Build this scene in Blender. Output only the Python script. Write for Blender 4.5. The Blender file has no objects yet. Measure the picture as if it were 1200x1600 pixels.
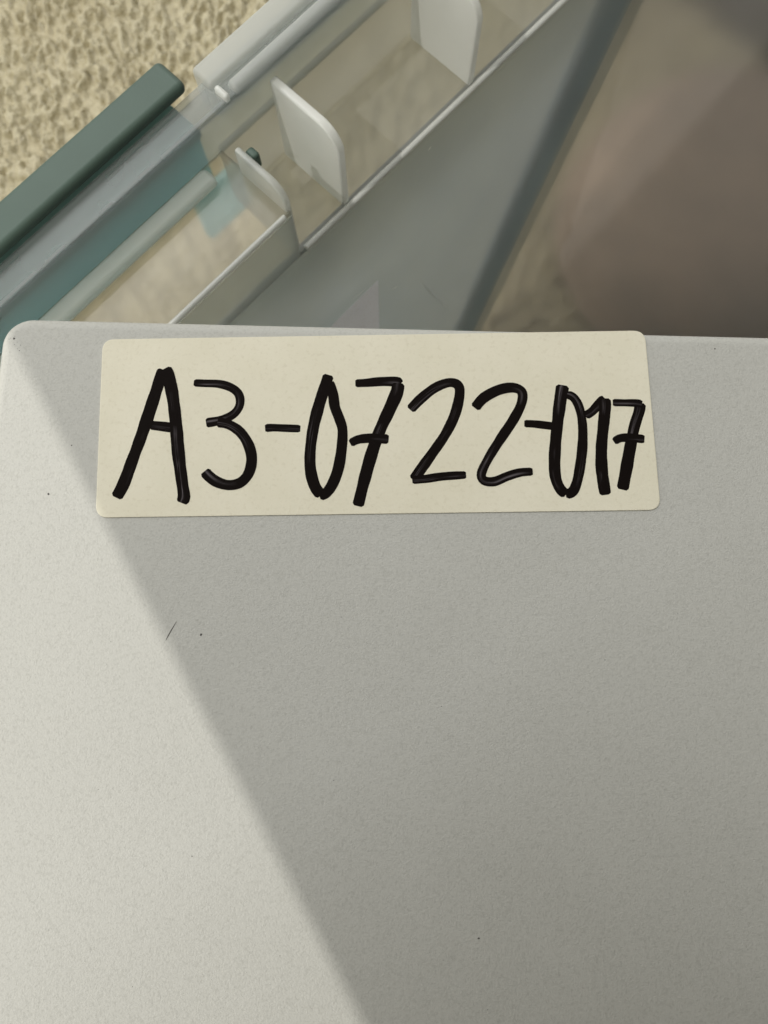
import bpy, bmesh, math, random
import numpy as np
from mathutils import Vector, Matrix

random.seed(7)
rng = np.random.default_rng(11)
sc = bpy.context.scene
COL = sc.collection
R = math.radians

# ------------------------------------------------------------------ camera
# world: X right, Y away, Z up, metres.  z = 0 is the top of the white case.
F, CX, CY = 1200.0, 600.0, 800.0          # focal length and centre of the 1200 x 1600 photograph
NX, NY = 605.0, 1010.0                    # where straight down appears in the photograph
CAMH = 0.125
_d = Vector((NX - CX, NY - CY, F)).normalized()
_Z = -_d
_Y = Vector((0, -1, 0)); _Y = (_Y - _Y.dot(_Z) * _Z).normalized()
_X = _Y.cross(_Z)
def ray(px, py):
    r = Vector((px - CX, py - CY, F))
    return Vector((_X.dot(r), _Y.dot(r), _Z.dot(r)))
def at(px, py, z=0.0):
    """world point of a measured photograph pixel on the level z"""
    r = ray(px, py)
    t = (CAMH - z) / (-r.z)
    return Vector((r.x * t, r.y * t, z))

cam = bpy.data.cameras.new('camera')
cam_o = bpy.data.objects.new('camera', cam); COL.objects.link(cam_o)
def w(v): v = Vector(v); return Vector((_X.dot(v), _Y.dot(v), _Z.dot(v)))
rt, up, bk = w((1, 0, 0)), w((0, -1, 0)), w((0, 0, -1))
M = Matrix((rt, up, bk)).transposed().to_4x4(); M.translation = (0, 0, CAMH)
cam_o.matrix_world = M
cam.sensor_fit = 'VERTICAL'; cam.sensor_height = 36.0; cam.sensor_width = 36.0; cam.lens = 36.0 * F / 1600.0
cam.clip_start = 0.005; cam.clip_end = 50
cam.dof.use_dof = True; cam.dof.focus_distance = 0.131; cam.dof.aperture_fstop = 36.0
sc.camera = cam_o

# ------------------------------------------------------------------ light and exposure
world = bpy.data.worlds.new('World'); sc.world = world; world.use_nodes = True
bg = world.node_tree.nodes['Background']
bg.inputs['Color'].default_value = (1.0, 0.98, 0.89, 1); bg.inputs['Strength'].default_value = 0.95
LDIR = Vector((-0.88, -0.475, 0)).normalized() * math.cos(R(53)) + Vector((0, 0, math.sin(R(53))))
key = bpy.data.lights.new('room_lamp', 'POINT'); key.energy = 46.0; key.color = (1.0, 0.965, 0.885)
key.shadow_soft_size = 0.010
key_o = bpy.data.objects.new('room_lamp', key); COL.objects.link(key_o)
key_o.location = LDIR * 1.6
fill = bpy.data.lights.new('fill_light', 'AREA'); fill.energy = 7.0; fill.color = (0.97, 0.98, 1.0)  # added soft fill from the far left, no real window
fill.shape = 'RECTANGLE'; fill.size = 0.6; fill.size_y = 0.4
fill_o = bpy.data.objects.new('fill_light', fill); COL.objects.link(fill_o)
fill_o.location = (-0.55, 0.85, 1.15)
fill_o.rotation_euler = (Vector((0, 0.05, 0)) - fill_o.location).to_track_quat('-Z', 'Y').to_euler()
sc.view_settings.view_transform = 'Standard'; sc.view_settings.look = 'None'
sc.view_settings.exposure = 0.0; sc.view_settings.gamma = 1.0
sc.render.engine = 'CYCLES'
sc.cycles.use_denoising = True
sc.cycles.max_bounces = 24; sc.cycles.transparent_max_bounces = 24; sc.cycles.transmission_bounces = 16
sc.cycles.caustics_refractive = True; sc.cycles.blur_glossy = 0.5; sc.cycles.sample_clamp_indirect = 4.0

# ------------------------------------------------------------------ helpers
def link(name, me, mat=None, parent=None, smooth=True, **props):
    o = bpy.data.objects.new(name, me); COL.objects.link(o)
    if mat is not None: me.materials.append(mat)
    if parent is not None: o.parent = parent
    if smooth:
        for p in me.polygons: p.use_smooth = True
    for k, v in props.items(): o[k] = v
    return o
def mesh(name, verts, faces):
    me = bpy.data.meshes.new(name); me.from_pydata([tuple(v) for v in verts], [], faces); me.update(); return me
def from_bm(name, bm):
    bmesh.ops.recalc_face_normals(bm, faces=bm.faces)
    me = bpy.data.meshes.new(name); bm.to_mesh(me); bm.free(); return me
def auto(o, deg=35):
    """shade smooth except across sharp edges"""
    me = o.data; bm = bmesh.new(); bm.from_mesh(me)
    for e in bm.edges:
        if len(e.link_faces) == 2 and e.calc_face_angle(0) > R(deg): e.smooth = False
    bm.to_mesh(me); bm.free(); return o
def wn(o):
    md = o.modifiers.new('weighted', 'WEIGHTED_NORMAL'); md.keep_sharp = True; md.weight = 80; return o
def prism(poly, z0, z1, bevel=0.0, seg=2, xf=None):
    """upright prism over the outline poly (x, y); every edge rounded"""
    bm = bmesh.new()
    lo = [bm.verts.new((x, y, z0)) for x, y in poly]; hi = [bm.verts.new((x, y, z1)) for x, y in poly]
    n = len(poly)
    bm.faces.new(hi); bm.faces.new(lo[::-1])
    for i in range(n): bm.faces.new((lo[i], lo[(i + 1) % n], hi[(i + 1) % n], hi[i]))
    bmesh.ops.recalc_face_normals(bm, faces=bm.faces)
    if bevel: 
        ee = [e for e in bm.edges if e.calc_face_angle(0) > R(25)]
        bmesh.ops.bevel(bm, geom=ee, offset=bevel, segments=seg, affect='EDGES', profile=0.5, clamp_overlap=True)
    if xf is not None: bmesh.ops.transform(bm, matrix=xf, verts=bm.verts)
    return bm
def rect(a, b, c, d): return [(a, c), (b, c), (b, d), (a, d)]
def rrect(x0, x1, y0, y1, r, n=8):
    pts = []
    for cx, cy, a0 in ((x1 - r, y1 - r, 0), (x0 + r, y1 - r, 90), (x0 + r, y0 + r, 180), (x1 - r, y0 + r, 270)):
        for k in range(n + 1):
            a = R(a0 + 90 * k / n); pts.append((cx + r * math.cos(a), cy + r * math.sin(a)))
    return pts

# ------------------------------------------------------------------ materials
def newmat(name):
    m = bpy.data.materials.new(name); m.use_nodes = True
    nt = m.node_tree; b = nt.nodes['Principled BSDF']; return m, nt, b
def N(nt, t, **kw):
    n = nt.nodes.new(t)
    for k, v in kw.items():
        if k in n.inputs: n.inputs[k].default_value = v
        else: setattr(n, k, v)
    return n
def coords(nt): return N(nt, 'ShaderNodeTexCoord').outputs['Object']
def noise(nt, co, scale, detail=2.0, rough=0.5):
    n = N(nt, 'ShaderNodeTexNoise', Scale=scale, Detail=detail, Roughness=rough); nt.links.new(co, n.inputs['Vector']); return n.outputs['Fac']
def ramp(nt, fac, stops):
    r = N(nt, 'ShaderNodeValToRGB'); e = r.color_ramp.elements
    while len(e) < len(stops): e.new(0.5)
    for i, (p, c) in enumerate(stops): e[i].position = p; e[i].color = (*c, 1) if len(c) == 3 else c
    nt.links.new(fac, r.inputs['Fac']); return r.outputs['Color']
def bump(nt, b, hs, dist):
    """hs: list of (height socket, weight)"""
    tot = None
    for h, wt in hs:
        m = N(nt, 'ShaderNodeMath', operation='MULTIPLY'); nt.links.new(h, m.inputs[0]); m.inputs[1].default_value = wt
        if tot is None: tot = m.outputs[0]
        else:
            a = N(nt, 'ShaderNodeMath', operation='ADD'); nt.links.new(tot, a.inputs[0]); nt.links.new(m.outputs[0], a.inputs[1]); tot = a.outputs[0]
    bp = N(nt, 'ShaderNodeBump', Strength=1.0, Distance=dist); nt.links.new(tot, bp.inputs['Height'])
    nt.links.new(bp.outputs['Normal'], b.inputs['Normal']); return bp

def mat_case():
    m, nt, b = newmat('grained_white_plastic'); co = coords(nt)
    n1 = noise(nt, co, 3000, 2, 0.6); n2 = noise(nt, co, 900, 2); n3 = noise(nt, co, 22, 5, 0.65); n4 = noise(nt, co, 2200, 2)
    c = ramp(nt, n3, [(0.3, (0.53, 0.53, 0.50)), (0.7, (0.565, 0.565, 0.535))])
    sp = ramp(nt, n4, [(0.30, (0.80, 0.80, 0.79)), (0.52, (1, 1, 1))])
    mx = N(nt, 'ShaderNodeMix', data_type='RGBA', blend_type='MULTIPLY'); mx.inputs['Factor'].default_value = 0.5
    nt.links.new(c, mx.inputs['A']); nt.links.new(sp, mx.inputs['B']); nt.links.new(mx.outputs['Result'], b.inputs['Base Color'])
    b.inputs['Roughness'].default_value = 0.55; b.inputs['Specular IOR Level'].default_value = 0.35
    bump(nt, b, [(n1, 1.0), (n2, 0.6)], 0.000075)
    rg = N(nt, 'ShaderNodeMapRange'); nt.links.new(n3, rg.inputs['Value']); rg.inputs['From Min'].default_value = 0.3; rg.inputs['From Max'].default_value = 0.7
    rg.inputs['To Min'].default_value = 0.46; rg.inputs['To Max'].default_value = 0.64; nt.links.new(rg.outputs[0], b.inputs['Roughness'])
    return m
def mat_paper(name, c0, c1, sc1=160):
    m, nt, b = newmat(name); co = coords(nt)
    n1 = noise(nt, co, 1800, 3); n3 = noise(nt, co, sc1, 6, 0.7); n4 = noise(nt, co, 1300, 3, 0.6)
    c = ramp(nt, n3, [(0.3, c0), (0.7, c1)])
    sp = ramp(nt, n4, [(0.30, (0.82, 0.80, 0.75)), (0.46, (1, 1, 1))])
    mx = N(nt, 'ShaderNodeMix', data_type='RGBA', blend_type='MULTIPLY'); mx.inputs['Factor'].default_value = 0.35
    nt.links.new(c, mx.inputs['A']); nt.links.new(sp, mx.inputs['B']); nt.links.new(mx.outputs['Result'], b.inputs['Base Color'])
    b.inputs['Roughness'].default_value = 0.6; b.inputs['Specular IOR Level'].default_value = 0.3
    bump(nt, b, [(n1, 1.0), (noise(nt, co, 60, 3), 3.0)], 0.00004)
    return m
def mat_ink():
    m, nt, b = newmat('marker_ink'); co = coords(nt)
    uv = N(nt, 'ShaderNodeUVMap', uv_map='stroke')
    sep = N(nt, 'ShaderNodeSeparateXYZ'); nt.links.new(uv.outputs['UV'], sep.inputs[0])
    # long thin streaks of greyer colour: stretched noise along the stroke, strongest near the middle
    mp = N(nt, 'ShaderNodeMapping'); mp.inputs['Scale'].default_value = (140, 9.0, 1); nt.links.new(uv.outputs['UV'], mp.inputs['Vector'])
    st = noise(nt, mp.outputs['Vector'], 1.0, 3, 0.6)
    big = noise(nt, co, 90, 2)
    mid = ramp(nt, sep.outputs['Y'], [(0.22, (0, 0, 0)), (0.36, (1, 1, 1)), (0.42, (1, 1, 1)), (0.58, (0, 0, 0))])
    a = N(nt, 'ShaderNodeMath', operation='MULTIPLY'); nt.links.new(mid, a.inputs[0]); nt.links.new(ramp(nt, st, [(0.44, (0, 0, 0)), (0.62, (1, 1, 1))]), a.inputs[1])
    a2 = N(nt, 'ShaderNodeMath', operation='MULTIPLY'); nt.links.new(a.outputs[0], a2.inputs[0]); nt.links.new(ramp(nt, big, [(0.48, (0, 0, 0)), (0.60, (1, 1, 1))]), a2.inputs[1])
    mx = N(nt, 'ShaderNodeMix', data_type='RGBA'); nt.links.new(a2.outputs[0], mx.inputs['Factor'])
    mx.inputs['A'].default_value = (0.0060, 0.0036, 0.0030, 1); mx.inputs['B'].default_value = (0.13, 0.115, 0.125, 1)
    nt.links.new(mx.outputs['Result'], b.inputs['Base Color'])
    b.inputs['Roughness'].default_value = 0.65; b.inputs['Specular IOR Level'].default_value = 0.06
    bump(nt, b, [(noise(nt, co, 1500, 2), 1.0)], 0.00002)
    return m
def mat_plain(name, c, rough=0.5, bscale=900, bdist=0.00003, spec=0.4, vary=0.06):
    m, nt, b = newmat(name); co = coords(nt)
    n3 = noise(nt, co, 60, 3)
    c0 = tuple(x * (1 - vary) for x in c); c1 = tuple(x * (1 + vary) for x in c)
    nt.links.new(ramp(nt, n3, [(0.3, c0), (0.7, c1)]), b.inputs['Base Color'])
    b.inputs['Roughness'].default_value = rough; b.inputs['Specular IOR Level'].default_value = spec
    bump(nt, b, [(noise(nt, co, bscale, 3), 1.0)], bdist)
    return m
def mat_milky(name, clear, frost, tint, milk, rough=0.28, haze_scale=26, through=0.5, gloss=0.28, amp=0.05):
    """milky polypropylene: part light straight through, part blurred through, the rest scattered in the wall"""
    m = bpy.data.materials.new(name); m.use_nodes = True; nt = m.node_tree; nt.nodes.clear()
    out = N(nt, 'ShaderNodeOutputMaterial'); co = coords(nt)
    tr = N(nt, 'ShaderNodeBsdfTransparent'); tr.inputs['Color'].default_value = (*tint, 1)
    rf = N(nt, 'ShaderNodeBsdfRefraction'); rf.inputs['Color'].default_value = (*tint, 1); rf.inputs['Roughness'].default_value = rough; rf.inputs['IOR'].default_value = 1.04
    df = N(nt, 'ShaderNodeBsdfDiffuse'); df.inputs['Color'].default_value = (*milk, 1)
    tl = N(nt, 'ShaderNodeBsdfTranslucent'); tl.inputs['Color'].default_value = (*milk, 1)
    gl = N(nt, 'ShaderNodeBsdfGlossy'); gl.inputs['Roughness'].default_value = gloss; gl.inputs['Color'].default_value = (1, 1, 1, 1)
    def mix(a, b, f):
        s = N(nt, 'ShaderNodeMixShader'); nt.links.new(a, s.inputs[1]); nt.links.new(b, s.inputs[2])
        if isinstance(f, float): s.inputs[0].default_value = f
        else: nt.links.new(f, s.inputs[0])
        return s.outputs[0]
    thru = mix(tr.outputs[0], rf.outputs[0], frost)
    body = mix(df.outputs[0], tl.outputs[0], through)
    cl = N(nt, 'ShaderNodeMapRange'); nt.links.new(noise(nt, co, haze_scale, 3, 0.6), cl.inputs['Value'])
    cl.inputs['From Min'].default_value = 0.3; cl.inputs['From Max'].default_value = 0.7
    cl.inputs['To Min'].default_value = 1 - clear - amp; cl.inputs['To Max'].default_value = 1 - clear + amp
    s = mix(thru, body, cl.outputs[0])
    fr = N(nt, 'ShaderNodeFresnel', IOR=1.38)
    geo = N(nt, 'ShaderNodeNewGeometry')                 # the sheen belongs to the outer face of the wall only
    inv = N(nt, 'ShaderNodeMath', operation='SUBTRACT'); inv.inputs[0].default_value = 1.0; nt.links.new(geo.outputs['Backfacing'], inv.inputs[1])
    frm = N(nt, 'ShaderNodeMath', operation='MULTIPLY'); nt.links.new(fr.outputs[0], frm.inputs[0]); nt.links.new(inv.outputs[0], frm.inputs[1])
    s = mix(s, gl.outputs[0], frm.outputs[0])
    nt.links.new(s, out.inputs['Surface'])
    bp = N(nt, 'ShaderNodeBump', Strength=0.6, Distance=0.00008); nt.links.new(noise(nt, co, 300, 3), bp.inputs['Height'])
    for n in (df, gl, fr): nt.links.new(bp.outputs['Normal'], n.inputs['Normal'])
    return m
def mat_carpet():
    m, nt, b = newmat('cream_textured_floor'); co = coords(nt)
    n1 = noise(nt, co, 360, 2, 0.5); n2 = noise(nt, co, 14, 3); n3 = noise(nt, co, 1100, 2)
    c = ramp(nt, n1, [(0.3, (0.42, 0.375, 0.25)), (0.7, (0.54, 0.495, 0.35))])
    d = ramp(nt, n2, [(0.3, (0.90, 0.88, 0.84)), (0.7, (1, 1, 1))])
    mx = N(nt, 'ShaderNodeMix', data_type='RGBA', blend_type='MULTIPLY'); mx.inputs['Factor'].default_value = 1.0
    nt.links.new(c, mx.inputs['A']); nt.links.new(d, mx.inputs['B']); nt.links.new(mx.outputs['Result'], b.inputs['Base Color'])
    b.inputs['Roughness'].default_value = 0.32; b.inputs['Specular IOR Level'].default_value = 0.6
    bump(nt, b, [(n1, 1.0), (n3, 0.3)], 0.0016)
    return m

M_case = mat_case()
M_stick = mat_paper('cream_sticker_paper', (0.81, 0.77, 0.62), (0.87, 0.83, 0.69), 70)
M_card = mat_paper('white_card', (0.86, 0.85, 0.88), (0.90, 0.89, 0.92))
M_ink = mat_ink()
M_mark = mat_plain('dark_scuff', (0.09, 0.085, 0.08), 0.7)
M_teal = mat_plain('sage_teal_plastic', (0.068, 0.105, 0.087), 0.48, 1100, 0.00004, 0.32)
M_wall = mat_milky('milky_bin_plastic', 0.40, 0.7, (0.90, 0.94, 0.96), (0.49, 0.53, 0.55), 0.34, through=0.6, amp=0.10, haze_scale=20)
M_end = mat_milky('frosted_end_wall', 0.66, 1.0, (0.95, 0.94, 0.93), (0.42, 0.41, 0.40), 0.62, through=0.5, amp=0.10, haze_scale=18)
M_upper = mat_milky('milky_upper_wall', 0.58, 0.7, (0.93, 0.96, 0.97), (0.72, 0.755, 0.765), 0.3, through=0.55)
M_ledge = mat_milky('milky_ledge', 0.62, 0.9, (0.93, 0.93, 0.91), (0.55, 0.56, 0.545), 0.34, through=0.55)
M_rim = mat_milky('milky_rim_plastic', 0.66, 0.5, (0.95, 0.97, 0.97), (0.50, 0.52, 0.52), 0.25, gloss=0.42)
M_rimw = mat_milky('milky_raised_rim', 0.42, 0.5, (0.95, 0.96, 0.96), (0.70, 0.72, 0.70), 0.3, gloss=0.42)
M_bay = mat_milky('clear_bay_plastic', 0.74, 0.8, (0.97, 0.96, 0.92), (0.42, 0.39, 0.32), 0.36)
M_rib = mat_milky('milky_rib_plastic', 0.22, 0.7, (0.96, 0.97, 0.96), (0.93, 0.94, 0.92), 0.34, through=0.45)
M_bead = mat_milky('bright_edge_plastic', 0.05, 0.5, (0.95, 0.95, 0.93), (0.80, 0.81, 0.78), 0.3, through=0.4)
M_tealthin = mat_milky('thin_teal_plastic', 0.02, 0.5, (0.6, 0.9, 0.85), (0.55, 0.80, 0.84), 0.3, through=0.6)
M_tealweb = mat_milky('teal_web_plastic', 0.02, 0.5, (0.6, 0.9, 0.85), (0.26, 0.42, 0.40), 0.3, through=0.3)
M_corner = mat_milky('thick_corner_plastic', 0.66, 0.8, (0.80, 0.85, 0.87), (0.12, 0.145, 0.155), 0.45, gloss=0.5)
M_bayend = mat_milky('hazy_notch_plastic', 0.58, 0.8, (0.96, 0.97, 0.96), (0.84, 0.86, 0.84), 0.36)
M_floor = mat_carpet()
M_board = mat_plain('dark_board', (0.13, 0.115, 0.10), 0.6)

# ------------------------------------------------------------------ setting: floor, added unseen wall and board for shade
ZF = -0.292                                              # carpet level
def value_noise(x, y, seed):
    r = np.random.default_rng(seed); T = r.random((256, 256))
    xi = np.floor(x).astype(int); yi = np.floor(y).astype(int); fx = x - xi; fy = y - yi
    fx = fx * fx * (3 - 2 * fx); fy = fy * fy * (3 - 2 * fy)
    g = lambda a, b: T[a % 256, b % 256]
    return (g(xi, yi) * (1 - fx) + g(xi + 1, yi) * fx) * (1 - fy) + (g(xi, yi + 1) * (1 - fx) + g(xi + 1, yi + 1) * fx) * fy
xs = np.concatenate([np.linspace(-3, -0.36, 12), np.arange(-0.34, 0.12, 0.0011), np.linspace(0.13, 0.6, 60), np.linspace(0.8, 3, 8)])
ys = np.concatenate([np.linspace(-3, 0.0, 16), np.arange(0.02, 0.50, 0.0011), np.linspace(0.52, 3, 16)])
GX, GY = np.meshgrid(xs, ys)
wx = GX + 0.003 * (value_noise(GX / 0.011, GY / 0.011, 1) - .5); wy = GY + 0.003 * (value_noise(GX / 0.011, GY / 0.011, 2) - .5)
# tufts stretched a little away from the viewer
n1_ = value_noise(wx / 0.0026, wy / 0.0054, 3); n2_ = value_noise(wx / 0.0019, wy / 0.0030, 4)
cr_ = np.clip((n1_ * .65 + n2_ * .35 - 0.46) / 0.34, 0, 1)
hgt = 0.62 * cr_ * (2 - cr_) + 0.12 * n2_ + 0.3 * value_noise(GX / 0.018, GY / 0.022, 5)
GZ = ZF - 0.0092 + 0.0092 * hgt
nx_, ny_ = len(xs), len(ys)
V = np.stack([GX, GY, GZ], -1).reshape(-1, 3)
idx = np.arange(nx_ * ny_).reshape(ny_, nx_)
Q = np.stack([idx[:-1, :-1], idx[:-1, 1:], idx[1:, 1:], idx[1:, :-1]], -1).reshape(-1, 4)
me = bpy.data.meshes.new('floor'); me.vertices.add(len(V)); me.vertices.foreach_set('co', V.ravel())
me.loops.add(Q.size); me.loops.foreach_set('vertex_index', Q.ravel().astype(np.int32))
me.polygons.add(len(Q)); me.polygons.foreach_set('loop_start', (np.arange(len(Q)) * 4).astype(np.int32))
me.update(calc_edges=True); me.validate()
link('floor', me, M_floor, kind='structure')

A = at(6, 524); B = at(560, 1600)                        # the shade's edge on the case, cast by the unseen board added overhead
bdir = (B - A).normalized()
def lift(p, h):                                          # from a point on the case towards the lamp, up to height h
    k = (key_o.location - p); t = (h - p.z) / k.z; return p + k * t
SH = 0.140
e0 = lift(A, SH); e1 = lift(B, SH); ed = (e1 - e0).normalized(); en = Vector((-ed.y, ed.x, 0))
if en.x < 0: en = -en
c0 = e0 - ed * 0.012; c1 = e1 + ed * 0.22
wall_bm = bmesh.new()
shp = [c0, c1, c1 + en * 0.50, Vector((0.42, -0.06, SH)), Vector((0.06, -0.035, SH)), c0 + en * 0.165]
wc = [c1 + en * 0.03, c1 + en * 0.9, c1 + en * 0.9 + ed * 0.08, c1 + en * 0.03 + ed * 0.08]
wall = link('wall', from_bm('wall', prism([(p.x, p.y) for p in wc], ZF - 0.006, 0.9)), M_board, smooth=False, kind='structure')  # added unseen slab, carries the shading board and dims the near side
link('shade_board', from_bm('shade_board', prism([(p.x, p.y) for p in shp], SH, SH + 0.018, 0.001)), M_board, wall, smooth=False)  # unseen board added to cast the diagonal shade on the case

# dark panel added beyond the far end of the bin to darken that side
side = link('wall', from_bm('wall', prism([(0.420, -0.60), (0.442, -0.60), (0.442, 0.200), (0.420, 0.200)], ZF - 0.006, 0.30, 0.001,
     xf=Matrix.Rotation(R(46.5), 4, 'Z'))), mat_plain('dark_panel', (0.06, 0.057, 0.056), 0.55), smooth=False, kind='structure')
# round cushion on the carpet behind the end wall
def spin(prof, n=48):
    vs, fs = [], []
    for r_, z in prof:
        for k in range(n): a = 2 * math.pi * k / n; vs.append((r_ * math.cos(a), r_ * math.sin(a), z))
    for i in range(len(prof) - 1):
        for k in range(n): fs.append((i * n + k, i * n + (k + 1) % n, (i + 1) * n + (k + 1) % n, (i + 1) * n + k))
    return vs, fs
M_cush = mat_plain('dusky_brown_cloth', (0.40, 0.315, 0.25), 0.85, 700, 0.0002, 0.2)
CR, CHh = 0.088, 0.070
cu = bpy.data.objects.new('cushion', None); COL.objects.link(cu); cu.empty_display_size = 0.05
cu['label'] = 'round dusky brown cushion showing blurred through the far end wall of the bin'; cu['category'] = 'cushion'
cp = at(1105, 372, ZF); cu.location = (cp.x, cp.y, ZF - 0.002)
a_ = np.linspace(0, math.pi / 2, 22)
vs, fs = spin([(CR - 0.012, 0.0005), (CR - 0.004, 0.002)] + [(max(0.0002, CR * math.cos(t) ** 0.75), 0.007 + CHh * math.sin(t)) for t in a_])
link('cover', mesh('cover', vs, fs), M_cush, cu)
b_ = np.linspace(0, 2 * math.pi, 11)
vs, fs = spin([(CR + 0.0022 * math.cos(t), 0.007 + 0.0022 * math.sin(t)) for t in b_])
link('piping', mesh('piping', vs, fs), M_cush, cu)

# ------------------------------------------------------------------ white case
CT = 0.022
p_tl, p_tr = at(50, 494), at(1200, 522)
ex = (p_tr - p_tl).normalized(); ey = Vector((-ex.y, ex.x, 0))
left = (at(-6, 560) - p_tl).dot(ex)
CW, CD = 0.365, 0.325
case = bpy.data.objects.new('plastic_case', None); COL.objects.link(case); case.empty_display_size = 0.05
case['label'] = 'pale grained plastic case with a handwritten cream sticker, lying across the open bin'
case['category'] = 'case'; case['group'] = 'storage containers'
case_org = p_tl + ex * left                              # its far left corner before rounding
case.location = (case_org.x, case_org.y, -CT); case.rotation_euler = (0, 0, math.atan2(ex.y, ex.x))
bpy.context.view_layer.update()
CINV = Matrix.Translation(case.location) @ Matrix.Rotation(case.rotation_euler.z, 4, 'Z'); CINV.invert()
def loc(px, py, h=0.0):                                  # measured point -> the case's own axes, h above its top
    q = CINV @ at(px, py); return Vector((q.x, q.y, CT + h))
def slab_loops(x0, x1, y0, y1, r, prof, n=12):
    vs, fs = [], []
    for k, (inset, z) in enumerate(prof):
        for x, y in rrect(x0 + inset, x1 - inset, y0 + inset, y1 - inset, max(r - inset, 0.0004), n): vs.append((x, y, z))
    L = 4 * (n + 1)
    for k in range(len(prof) - 1):
        for i in range(L):
            j = (i + 1) % L; fs.append((k * L + i, k * L + j, (k + 1) * L + j, (k + 1) * L + i))
    fs.append(tuple(range(L - 1, -1, -1))); fs.append(tuple((len(prof) - 1) * L + i for i in range(L)))
    return vs, fs
be = 0.0022
prof = [(be, 0.0)] + [(be - be * math.sin(a), be - be * math.cos(a)) for a in np.linspace(0.3, math.pi / 2, 4)] + [(0, CT * 0.42), (0.0004, CT * 0.42), (0.0004, CT * 0.46), (0, CT * 0.46)] \
     + [(be - be * math.cos(a), CT - be + be * math.sin(a)) for a in np.linspace(0, math.pi / 2 , 8)]
vs, fs = slab_loops(0, CW, -CD, 0, 0.0052, prof)
wn(auto(link('shell', mesh('shell', vs, fs), M_case, case), 60))

# sticker
SK = [loc(161, 531), loc(1007, 517), loc(1032, 797), loc(150, 809)]
def round_quad(q, r, n=8, jig=0.0):
    out = []
    for i in range(4):
        p, a, b = q[i], q[i - 1], q[(i + 1) % 4]
        da = (a - p).normalized(); db = (b - p).normalized()
        s, e = p + da * r, p + db * r
        for k in range(n + 1):
            t = k / n; out.append((1 - t) ** 2 * s + 2 * t * (1 - t) * p + t * t * e)
    return out
ol = round_quad(SK, 0.0021)
TH = 0.00020
cen = sum(ol, Vector()) / len(ol)
def ins(p, d): v = cen - p; return p + v.normalized() * d
vs = [(p.x, p.y, CT + 0.00003) for p in ol] + [(p.x, p.y, CT + TH * .8) for p in ol]
for p in ol: q = ins(p, 0.00012); vs.append((q.x, q.y, CT + TH))
L = len(ol); fs = []
for k in (0, 1):
    for i in range(L):
        j = (i + 1) % L; fs.append((k * L + i, (k + 1) * L + i, (k + 1) * L + j, k * L + j))
fs.append(tuple(range(3 * L - 1, 2 * L - 1, -1)))
sticker = link('sticker', mesh('sticker', vs, fs), M_stick, case, smooth=False, label='cream paper sticker with black handwritten code')
bmx = bmesh.new(); bmx.from_mesh(sticker.data); bmesh.ops.recalc_face_normals(bmx, faces=bmx.faces); bmx.to_mesh(sticker.data); bmx.free()

# handwriting: each character is one mesh of slightly raised ink strokes
def catmull(pts, step=0.00035):
    P = [Vector(p) for p in pts]; P = [2 * P[0] - P[1]] + P + [2 * P[-1] - P[-2]]
    out = []
    for i in range(1, len(P) - 2):
        n = max(3, int((P[i + 1] - P[i]).length / 0.0003))
        for k in range(n):
            t = k / n; a, b, c, d = P[i - 1], P[i], P[i + 1], P[i + 2]
            out.append(0.5 * ((2 * b) + (c - a) * t + (2 * a - 5 * b + 4 * c - d) * t * t + (3 * b - a - 3 * c + d) * t ** 3))
    out.append(P[-2])
    res = [out[0]]                                       # resample evenly
    acc = 0.0
    for a, b in zip(out, out[1:]):
        seg = (b - a).length
        while acc + seg >= step:
            f = (step - acc) / seg; a = a + (b - a) * f; res.append(a); seg = (b - a).length; acc = 0.0
        acc += seg
    res.append(out[-1]); return res
LAYER = [0]
def stroke(bm, uvl, pts, width, w0=1.0, w1=1.0):
    LAYER[0] += 1
    z0 = CT + TH + 0.000008 + 0.000014 * (LAYER[0] % 3)
    line = catmull([loc(*p) for p in pts]); n = len(line)
    ss = [0.0]
    for a, b in zip(line, line[1:]): ss.append(ss[-1] + (b - a).length)
    tot = ss[-1]; hw = width * 0.565 + 0.00007; ph = random.random() * 10
    rows = []
    for i, p in enumerate(line):
        d = (line[min(i + 2, n - 1)] - line[max(i - 2, 0)]); d.z = 0; d.normalize(); nn = Vector((-d.y, d.x, 0))
        s = ss[i]; e = min(s, tot - s)
        cap = math.sqrt(max(0.0, 1 - (1 - min(1, (e + 0.00012) / (hw * 0.5))) ** 2)) if e < hw * 0.5 else 1.0
        g = (w0 + (w1 - w0) * s / tot)
        hh = hw * cap * g * (1 + 0.02 * math.sin(s * 1700 + ph) + 0.04 * math.sin(s * 520 + 2 * ph) + random.uniform(-.012, .012))
        row = []
        for k in range(7):
            f = -1 + k / 3.0; z = z0 + 0.000004 * (1 - f * f) * cap
            row.append((bm.verts.new((p.x + nn.x * hh * f, p.y + nn.y * hh * f, z)), (s, k / 6.0)))
        rows.append(row)
    for a, b in zip(rows, rows[1:]):
        for k in range(6):
            qd = (a[k], b[k], b[k + 1], a[k + 1])
            try: f = bm.faces.new([v for v, _ in qd])
            except ValueError: continue
            if f.normal.z < 0: f.normal_flip()
            for lp in f.loops:
                for v, uvc in qd:
                    if lp.vert is v: lp[uvl].uv = (uvc[0] + ph, uvc[1])
def zA(*pts): return [(140 + x / 2.5, 500 + y / 2.5) for x, y in pts]
def zB(*pts): return [(580 + x / 2.5, 500 + y / 2.5) for x, y in pts]
PXM = 0.1042e-3                                          # metres per photograph pixel on the case
def wz(z): return z / 2.5 * PXM
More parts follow.
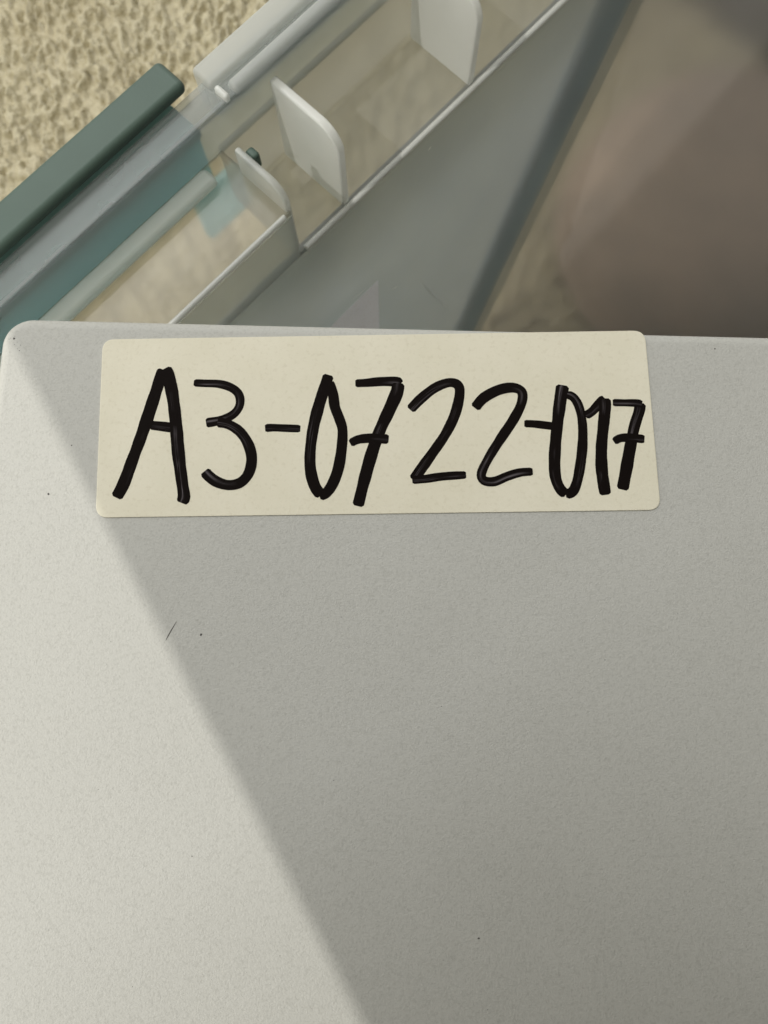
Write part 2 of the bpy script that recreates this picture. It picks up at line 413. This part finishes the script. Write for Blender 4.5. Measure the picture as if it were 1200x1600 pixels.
CH = [
 ('letter', 'handwritten letter A', [
   (zA((106, 695), (135, 640), (170, 545), (205, 450), (245, 330), (282, 215), (290, 196)), wz(40), 1.0, 1.05),
   (zA((294, 192), (310, 225), (326, 300), (338, 400), (348, 520), (362, 630), (370, 690), (362, 716)), wz(41), 1.05, 1.0),
   (zA((238, 412), (285, 417), (345, 425)), wz(33), .9, 1.05)]),
 ('digit', 'handwritten digit 3', [
   (zA((408, 247), (450, 249), (510, 252), (558, 268), (585, 295), (587, 335), (562, 370), (515, 392), (456, 404)), wz(33), .8, .95),
   (zA((500, 400), (545, 410), (590, 440), (622, 490), (634, 545), (622, 600), (590, 636), (545, 646), (500, 634), (468, 612), (450, 592)), wz(36), .95, 1.0)]),
 ('hyphen', 'first handwritten hyphen', [(zA((686, 424), (715, 422), (770, 424), (824, 426)), wz(28), .95, .95)]),
 ('digit', 'handwritten digit 0', [
   (zA((934, 216), (915, 275), (892, 350), (873, 430), (862, 520), (864, 590), (880, 650), (905, 686)), wz(39), 1.0, .95),
   (zA((898, 688), (925, 676), (950, 640), (972, 580), (985, 500), (988, 430), (975, 385), (958, 340), (952, 295), (940, 255), (932, 250)), wz(39), .95, .85)]),
 ('digit', 'handwritten digit 7', [
   (zA((1038, 249), (1080, 247), (1140, 242), (1200, 243), (1214, 252)), wz(34), .85, 1.0),
   (zA((1206, 248), (1200, 285), (1172, 350), (1135, 430), (1103, 520), (1075, 620), (1048, 728)), wz(41), 1.05, .95),
   (zA((1018, 483), (1050, 468), (1100, 463), (1168, 467)), wz(36), .8, .9)]),
 ('digit', 'first handwritten digit 2', [
   (zB((152, 352), (195, 308), (250, 266), (305, 246), (340, 258), (344, 300), (325, 375), (288, 450), (240, 520), (190, 590), (166, 626)), wz(37), .9, .95),
   (zB((160, 626), (210, 622), (280, 612), (370, 606)), wz(30), .95, .85)]),
 ('digit', 'second handwritten digit 2', [
   (zB((404, 345), (440, 305), (500, 274), (555, 266), (588, 284), (585, 330), (552, 395), (505, 465), (458, 540), (430, 600), (440, 628), (480, 632), (530, 612), (580, 597), (630, 593)), wz(36), 1.0, .8)]),
 ('hyphen', 'second handwritten hyphen', [(zB((597, 406), (640, 408), (715, 417)), wz(27), .95, .95)]),
 ('digit', 'handwritten digit 0 of the last group', [
   (zB((747, 256), (737, 320), (727, 400), (719, 480), (715, 560), (720, 620), (738, 662), (760, 682)), wz(40), 1.05, .9),
   (zB((758, 682), (785, 672), (802, 635), (815, 570), (824, 490), (824, 410), (812, 345), (790, 305), (764, 292)), wz(37), .95, .8)]),
 ('digit', 'handwritten digit 1', [
   (zB((835, 375), (860, 360), (890, 328), (912, 308)), wz(34), .9, 1.0),
   (zB((910, 308), (912, 345), (905, 420), (898, 500), (899, 580), (908, 650), (914, 684)), wz(41), .95, .95)]),
 ('digit', 'handwritten digit 7 at the right end', [
   (zB((942, 324), (985, 325), (1035, 326), (1056, 330)), wz(27), .9, 1.0),
   (zB((1048, 326), (1046, 355), (1026, 420), (1010, 500), (994, 590), (980, 664)), wz(40), .95, 1.0),
   (zB((946, 476), (975, 462), (1020, 462), (1066, 467)), wz(33), .8, .9)]),
]
for nm, lb, strokes in CH:
    bm = bmesh.new(); uvl = bm.loops.layers.uv.new('stroke')
    for pts, wd, a, b in strokes: stroke(bm, uvl, pts, wd, a, b)
    for f in bm.faces:
        f.normal_update()
        if f.normal.z < 0: f.normal_flip()
    me = bpy.data.meshes.new(nm); bm.to_mesh(me); bm.free()
    link(nm, me, M_ink, sticker, label=lb)

# wear on the case: a hair-thin scratch and dark specks
def speck(px, py, r, name='speck', sq=1.0):
    c = loc(px, py); vs = [(c.x, c.y, CT + 0.00006)]; n = 9
    for k in range(n):
        a = 2 * math.pi * k / n; rr = r * random.uniform(.6, 1.2); vs.append((c.x + rr * math.cos(a), c.y + rr * sq * math.sin(a), CT + 0.00001))
    return link(name, mesh(name, vs, [(0, 1 + k, 1 + (k + 1) % n) for k in range(n)]), M_mark, case)
for px, py, r in ([(random.uniform(20, 1180), random.uniform(830, 1590), random.uniform(.00004, .00008)) for _ in range(16)] + [(14 + random.gauss(8, 7), 530 + random.gauss(8, 12), random.uniform(.00005, .0001)) for _ in range(8)] + [(314, 992, .00022), (76, 772, .00022), (22, 529, .00020), (1117, 545, .00013), (112, 696, .00012), (300, 1338, .0001), (748, 1466, .00016)]): speck(px, py, r)
sa, sb, sm_ = loc(276, 971), loc(259, 1001), loc(266, 987.5)
pts = catmull([sa, sm_, sb], 0.0003); vs, fs = [], []
for i, p in enumerate(pts):
    hw_ = 0.00009 * math.sin(math.pi * (i + .5) / len(pts)) + 0.00002
    vs += [(p.x - hw_, p.y - hw_ * .4, CT + 0.00002), (p.x, p.y, CT + 0.00005), (p.x + hw_, p.y + hw_ * .4, CT + 0.00002)]
for i in range(len(pts) - 1):
    for k in (0, 1): fs.append((3 * i + k, 3 * i + k + 1, 3 * i + k + 4, 3 * i + k + 3))
link('scratch', mesh('scratch', vs, fs), M_mark, case)

# ------------------------------------------------------------------ storage bin (own axes: s along the long wall, t outwards through it)
BA = R(46.5)
bin_o = bpy.data.objects.new('storage_bin', None); COL.objects.link(bin_o); bin_o.empty_display_size = 0.1
bin_o['label'] = 'open translucent storage bin with a sage green latch handle, standing on beige carpet'
bin_o['category'] = 'bin'; bin_o['group'] = 'storage containers'
bin_o.location = (0, 0, ZF); bin_o.rotation_euler = (0, 0, BA)
zz = lambda z: z - ZF
ZR, ZT, ZU, ZL, ZB = -0.0222, -0.028, -0.035, -0.054, -0.280     # rim, rib top, bay floor, ledge, bottom
S0, S1, T0, T1 = -0.212, 0.214, -0.197, 0.083            # inner edge of the ledge
UW = 0.0222                                              # ledge width
def ring(s0, s1, t0, t1, r, n=8, extra=()):
    pts = rrect(s0, s1, t0, t1, r, n)                    # starts at the (s1, t1) corner, runs counter-clockwise
    k = n + 1                                            # after the first corner comes the +t side, running towards -s
    for e in extra: pts.insert(k, (e, t1)); k += 1
    return pts
def sheet(name, rings, mat, thick, skip=None, cap=False, deg=30, off=1.0):
    vs, fs = [], []; L = len(rings[0][0])
    for pts, z in rings: vs += [(x, y, zz(z)) for x, y in pts]
    for k in range(len(rings) - 1):
        for i in range(L):
            j = (i + 1) % L
            if skip and skip(k, rings[k][0][i], rings[k][0][j]): continue
            fs.append((k * L + i, (k + 1) * L + i, (k + 1) * L + j, k * L + j))
    if cap: fs.append(tuple((len(rings) - 1) * L + i for i in range(L)))
    o = link(name, mesh(name, vs, fs), mat, bin_o)
    md = o.modifiers.new('thick', 'SOLIDIFY'); md.thickness = thick; md.offset = off
    wn(auto(o, deg)); return o
G0, G1 = -0.055, 0.0555                                  # the latch bay in the long wall
ex_ = (G1, G0)
def R4(off, r, extra=ex_): return ring(S0 - off, S1 + off, T0 - off, T1 + off, r, 8, extra)
gap = lambda k, a, b: a[1] > 0.05 and b[1] > 0.05 and max(a[0], b[0]) < G1 + 1e-4 and min(a[0], b[0]) > G0 - 1e-4
# walls and bottom, drawn in towards the base
body = []
for f in (0.0, 0.02, 0.5, 0.93, 0.965, 0.985, 0.996):
    z = ZL + (ZB - ZL) * f
    rnd = {0.93: 0.0, 0.965: 0.004, 0.985: 0.010, 0.996: 0.018}.get(f, 0.0)
    body.append((ring(S0 + 0.05 * f + rnd, S1 - 0.072 * f - rnd, T0 + 0.012 * f + rnd, T1 - 0.006 * f - rnd, 0.026, 10), z))
body.append((ring(S0 + 0.05 + 0.03, S1 - 0.072 - 0.03, T0 + 0.012 + 0.03, T1 - 0.006 - 0.03, 0.02, 10), ZB))
bo = sheet('body', body, M_wall, 0.0018, cap=True, deg=60)
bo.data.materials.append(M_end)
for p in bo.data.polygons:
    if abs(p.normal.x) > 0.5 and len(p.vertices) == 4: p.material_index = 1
# upper wall and ledge
sheet('ledge', [(R4(UW, 0.030), ZU), (R4(UW, 0.030), ZL + 0.0012), (R4(UW - 0.0012, 0.029), ZL), (R4(0.0, 0.026), ZL)], M_ledge, 0.0016, skip=gap, deg=60)
sheet('upper_wall', [(R4(UW, 0.030), ZR - 0.002), (R4(UW, 0.030), ZU - 0.0008)], M_upper, 0.0016, deg=60)
# rim flange with a turned-down skirt
sheet('rim', [(R4(UW + 0.0080, 0.037), ZR - 0.009), (R4(UW + 0.0080, 0.037), ZR - 0.0022), (R4(UW + 0.0074, 0.0365), ZR - 0.0015), (R4(UW + 0.0008, 0.031), ZR - 0.0015), (R4(UW, 0.030), ZR - 0.0024)], M_rim, 0.0014, deg=60)
def bar(name, s0, s1, t0, t1, z0, z1, mat, bev=0.0006, parent=None, seg=2, poly=None):
    o = link(name, from_bm(name, prism(poly or rect(s0, s1, t0, t1), zz(z0), zz(z1), bev, seg)), mat, parent or bin_o)
    return wn(auto(o, 60))
# the raised stretch of rim beyond the latch, a groove between its two strips
bar('raised_rim', 0.0600, S1 - 0.012, 0.1095, 0.1160, ZR - 0.011, ZR, M_rimw, 0.0011)
bar('raised_rim', 0.0632, S1 - 0.012, 0.1052, 0.1084, ZR - 0.004, ZR - 0.0003, M_rimw, 0.0011)
bar('rim_end_glint', 0.0603, 0.0618, 0.1054, 0.1092, ZR - 0.004, ZR - 0.0002, M_rib, 0.0006)  # pale piece put in to stand for the glint at the step
# beads along the inner edges
def tube(name, a, b, r, mat, n=10):
    a, b = Vector(a), Vector(b); d = (b - a).normalized(); q = d.to_track_quat('Z', 'Y'); vs, fs = [], []
    for p in (a, b):
        for k in range(n): vs.append(p + q @ Vector((r * math.cos(2 * math.pi * k / n), r * math.sin(2 * math.pi * k / n), 0)))
    for k in range(n): fs.append((k, (k + 1) % n, n + (k + 1) % n, n + k))
    fs += [tuple(range(n - 1, -1, -1)), tuple(range(n, 2 * n))]
    return auto(link(name, mesh(name, vs, fs), mat, bin_o), 50)
tube('edge_bead', (G1 + 0.002, T1 - 0.0003, zz(ZL + 0.0004)), (S1 - 0.026, T1 - 0.0003, zz(ZL + 0.0004)), 0.0008, M_bead)
tube('edge_bead', (G0 + 0.003, T1 - 0.0003, zz(ZU + 0.0003)), (G1 - 0.002, T1 - 0.0003, zz(ZU + 0.0003)), 0.0007, M_bead)
# thickened corners of the far end: three moulded layers, each narrower than the last
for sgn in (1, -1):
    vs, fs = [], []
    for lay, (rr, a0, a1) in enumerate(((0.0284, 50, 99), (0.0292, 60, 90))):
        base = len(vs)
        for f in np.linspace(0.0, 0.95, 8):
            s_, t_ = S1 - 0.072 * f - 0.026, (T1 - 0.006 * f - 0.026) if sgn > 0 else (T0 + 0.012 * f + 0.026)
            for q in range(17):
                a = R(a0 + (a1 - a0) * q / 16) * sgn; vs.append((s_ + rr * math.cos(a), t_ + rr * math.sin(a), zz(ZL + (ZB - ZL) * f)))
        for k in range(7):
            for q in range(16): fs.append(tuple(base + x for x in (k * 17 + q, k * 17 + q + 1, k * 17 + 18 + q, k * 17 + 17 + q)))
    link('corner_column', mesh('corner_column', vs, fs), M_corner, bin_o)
# latch bay: clear raised floor, front face, end plates, stiffening bar
bar('bay_floor', G0, G1, T1, T1 + UW, ZU - 0.0016, ZU, M_bay, 0)
bar('bay_front', G0, G1, T1 - 0.0002, T1 + 0.0014, ZL - 0.001, ZU - 0.0018, M_rimw, 0)
bar('bay_bar', G0 + 0.003, 0.0490, 0.0990, 0.1036, ZU + 0.0001, ZU + 0.0030, M_bayend, 0.0012)
def plate(name, s, th, t0, t1, z0, z1, r, mat, n=8):
    """upright rib across the ledge with its inner top corner rounded"""
    ol = [(t1, z0), (t0, z0)]
    for k in range(n + 1):
        a = R(180 - 90 * k / n); ol.append((t0 + r + r * math.cos(a), z1 - r + r * math.sin(a)))
    ol.append((t1, z1))
    bm = bmesh.new()
    a_ = [bm.verts.new((s - th / 2, t, zz(z))) for t, z in ol]; b_ = [bm.verts.new((s + th / 2, t, zz(z))) for t, z in ol]
    bm.faces.new(a_); bm.faces.new(b_[::-1]); m = len(ol)
    for i in range(m): bm.faces.new((a_[i], b_[i], b_[(i + 1) % m], a_[(i + 1) % m]))
    bmesh.ops.recalc_face_normals(bm, faces=bm.faces)
    ee = [e for e in bm.edges if abs(e.verts[0].co.x - e.verts[1].co.x) < 1e-6]
    bmesh.ops.bevel(bm, geom=ee, offset=0.0005, segments=2, affect='EDGES', profile=0.5)
    return wn(auto(link(name, from_bm(name, bm), mat, bin_o), 60))
plate('bay_end', G1, 0.0018, T1 + 0.0003, 0.0985, ZL + 0.0002, ZT + 0.0002, 0.0050, M_bayend)
plate('bay_end', G0, 0.0018, T1 + 0.0003, 0.0985, ZL + 0.0002, ZT + 0.0002, 0.0050, M_rib)
for s in (0.0735, 0.1205, 0.1675, -0.073, -0.120, -0.167):
    plate('rib', s, 0.0023, T1 + 0.0010, T1 + UW, ZL + 0.0001, ZT, 0.0062, M_rib)
# latch
latch = bar('latch', -0.053, 0.0562, 0.1125, 0.1210, ZR - 0.0009, ZR + 0.0023, M_teal, 0.0014, seg=4)
sub = lambda name, *a, **k: bar(name, *a, parent=latch, **k)
latch['label'] = 'sage green latch handle'
def sub(name, *a, **k): return bar(name, *a, parent=latch, **k)
sub('latch_plate', -0.052, 0.0525, 0.1076, 0.1096, ZR - 0.026, ZR - 0.0058, M_tealthin, 0.0004)
sub('latch_web', -0.052, 0.0525, 0.1060, 0.1178, ZR - 0.0056, ZR - 0.0038, M_tealweb, 0.0004)
sub('latch_lug', 0.045, 0.0605, 0.1068, 0.1105, ZR - 0.042, ZR - 0.026, M_tealthin, 0.0012)
sub('latch_pin', 0.0566, 0.0590, 0.0948, 0.0978, ZT - 0.006, ZT - 0.0012, M_teal, 0.0008)

# glints put in as pale slivers on the inside of the long wall
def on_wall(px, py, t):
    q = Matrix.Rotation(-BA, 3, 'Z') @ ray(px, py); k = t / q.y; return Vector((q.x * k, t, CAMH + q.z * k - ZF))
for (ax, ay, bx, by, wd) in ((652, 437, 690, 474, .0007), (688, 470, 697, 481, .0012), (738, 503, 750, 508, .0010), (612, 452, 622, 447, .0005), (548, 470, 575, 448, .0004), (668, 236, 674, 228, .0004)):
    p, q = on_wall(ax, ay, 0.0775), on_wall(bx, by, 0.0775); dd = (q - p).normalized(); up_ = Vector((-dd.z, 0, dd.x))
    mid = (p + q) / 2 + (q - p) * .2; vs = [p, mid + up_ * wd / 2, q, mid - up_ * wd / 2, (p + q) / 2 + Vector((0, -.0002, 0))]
    link('glint_mark', mesh('glint_mark', vs, [(0, 1, 4), (1, 2, 4), (2, 3, 4), (3, 0, 4)]), M_rib, bin_o)

# folded paper leaning in the bin: one corner shows beside the case
C_ = Vector((0.0802, 0.0800, -0.1000)); cam_v = C_ - Vector((0, 0, CAMH)); hz = Vector((cam_v.x, cam_v.y, 0)).normalized()
d1 = (-hz * math.sin(R(62)) - Vector((0, 0, math.cos(R(62))))).normalized(); e1_ = Vector((-1, 0, 0))
rows = []
for k in range(9): rows.append(C_ + d1 * 0.012 * k)
rows.append(rows[-1] + (d1 * .5 + Vector((0, 0, -.5))).normalized() * 0.004)
rows.append(Vector((rows[-1].x, rows[-1].y, ZB + 0.004)))
vs, fs = [], []
for p in rows:
    for k in range(5): vs.append(p + e1_ * 0.022 * k)
for i in range(len(rows) - 1):
    for k in range(4): fs.append((5 * i + k, 5 * i + k + 1, 5 * i + 6 + k, 5 * i + 5 + k))
card = link('folded_paper', mesh('folded_paper', vs, fs), M_card, smooth=False,
     label='small folded white paper inside the bin, its corner showing above the case', category='paper')
md = card.modifiers.new('thick', 'SOLIDIFY'); md.thickness = 0.0003
card.matrix_world = Matrix.Rotation(BA, 4, 'Z')
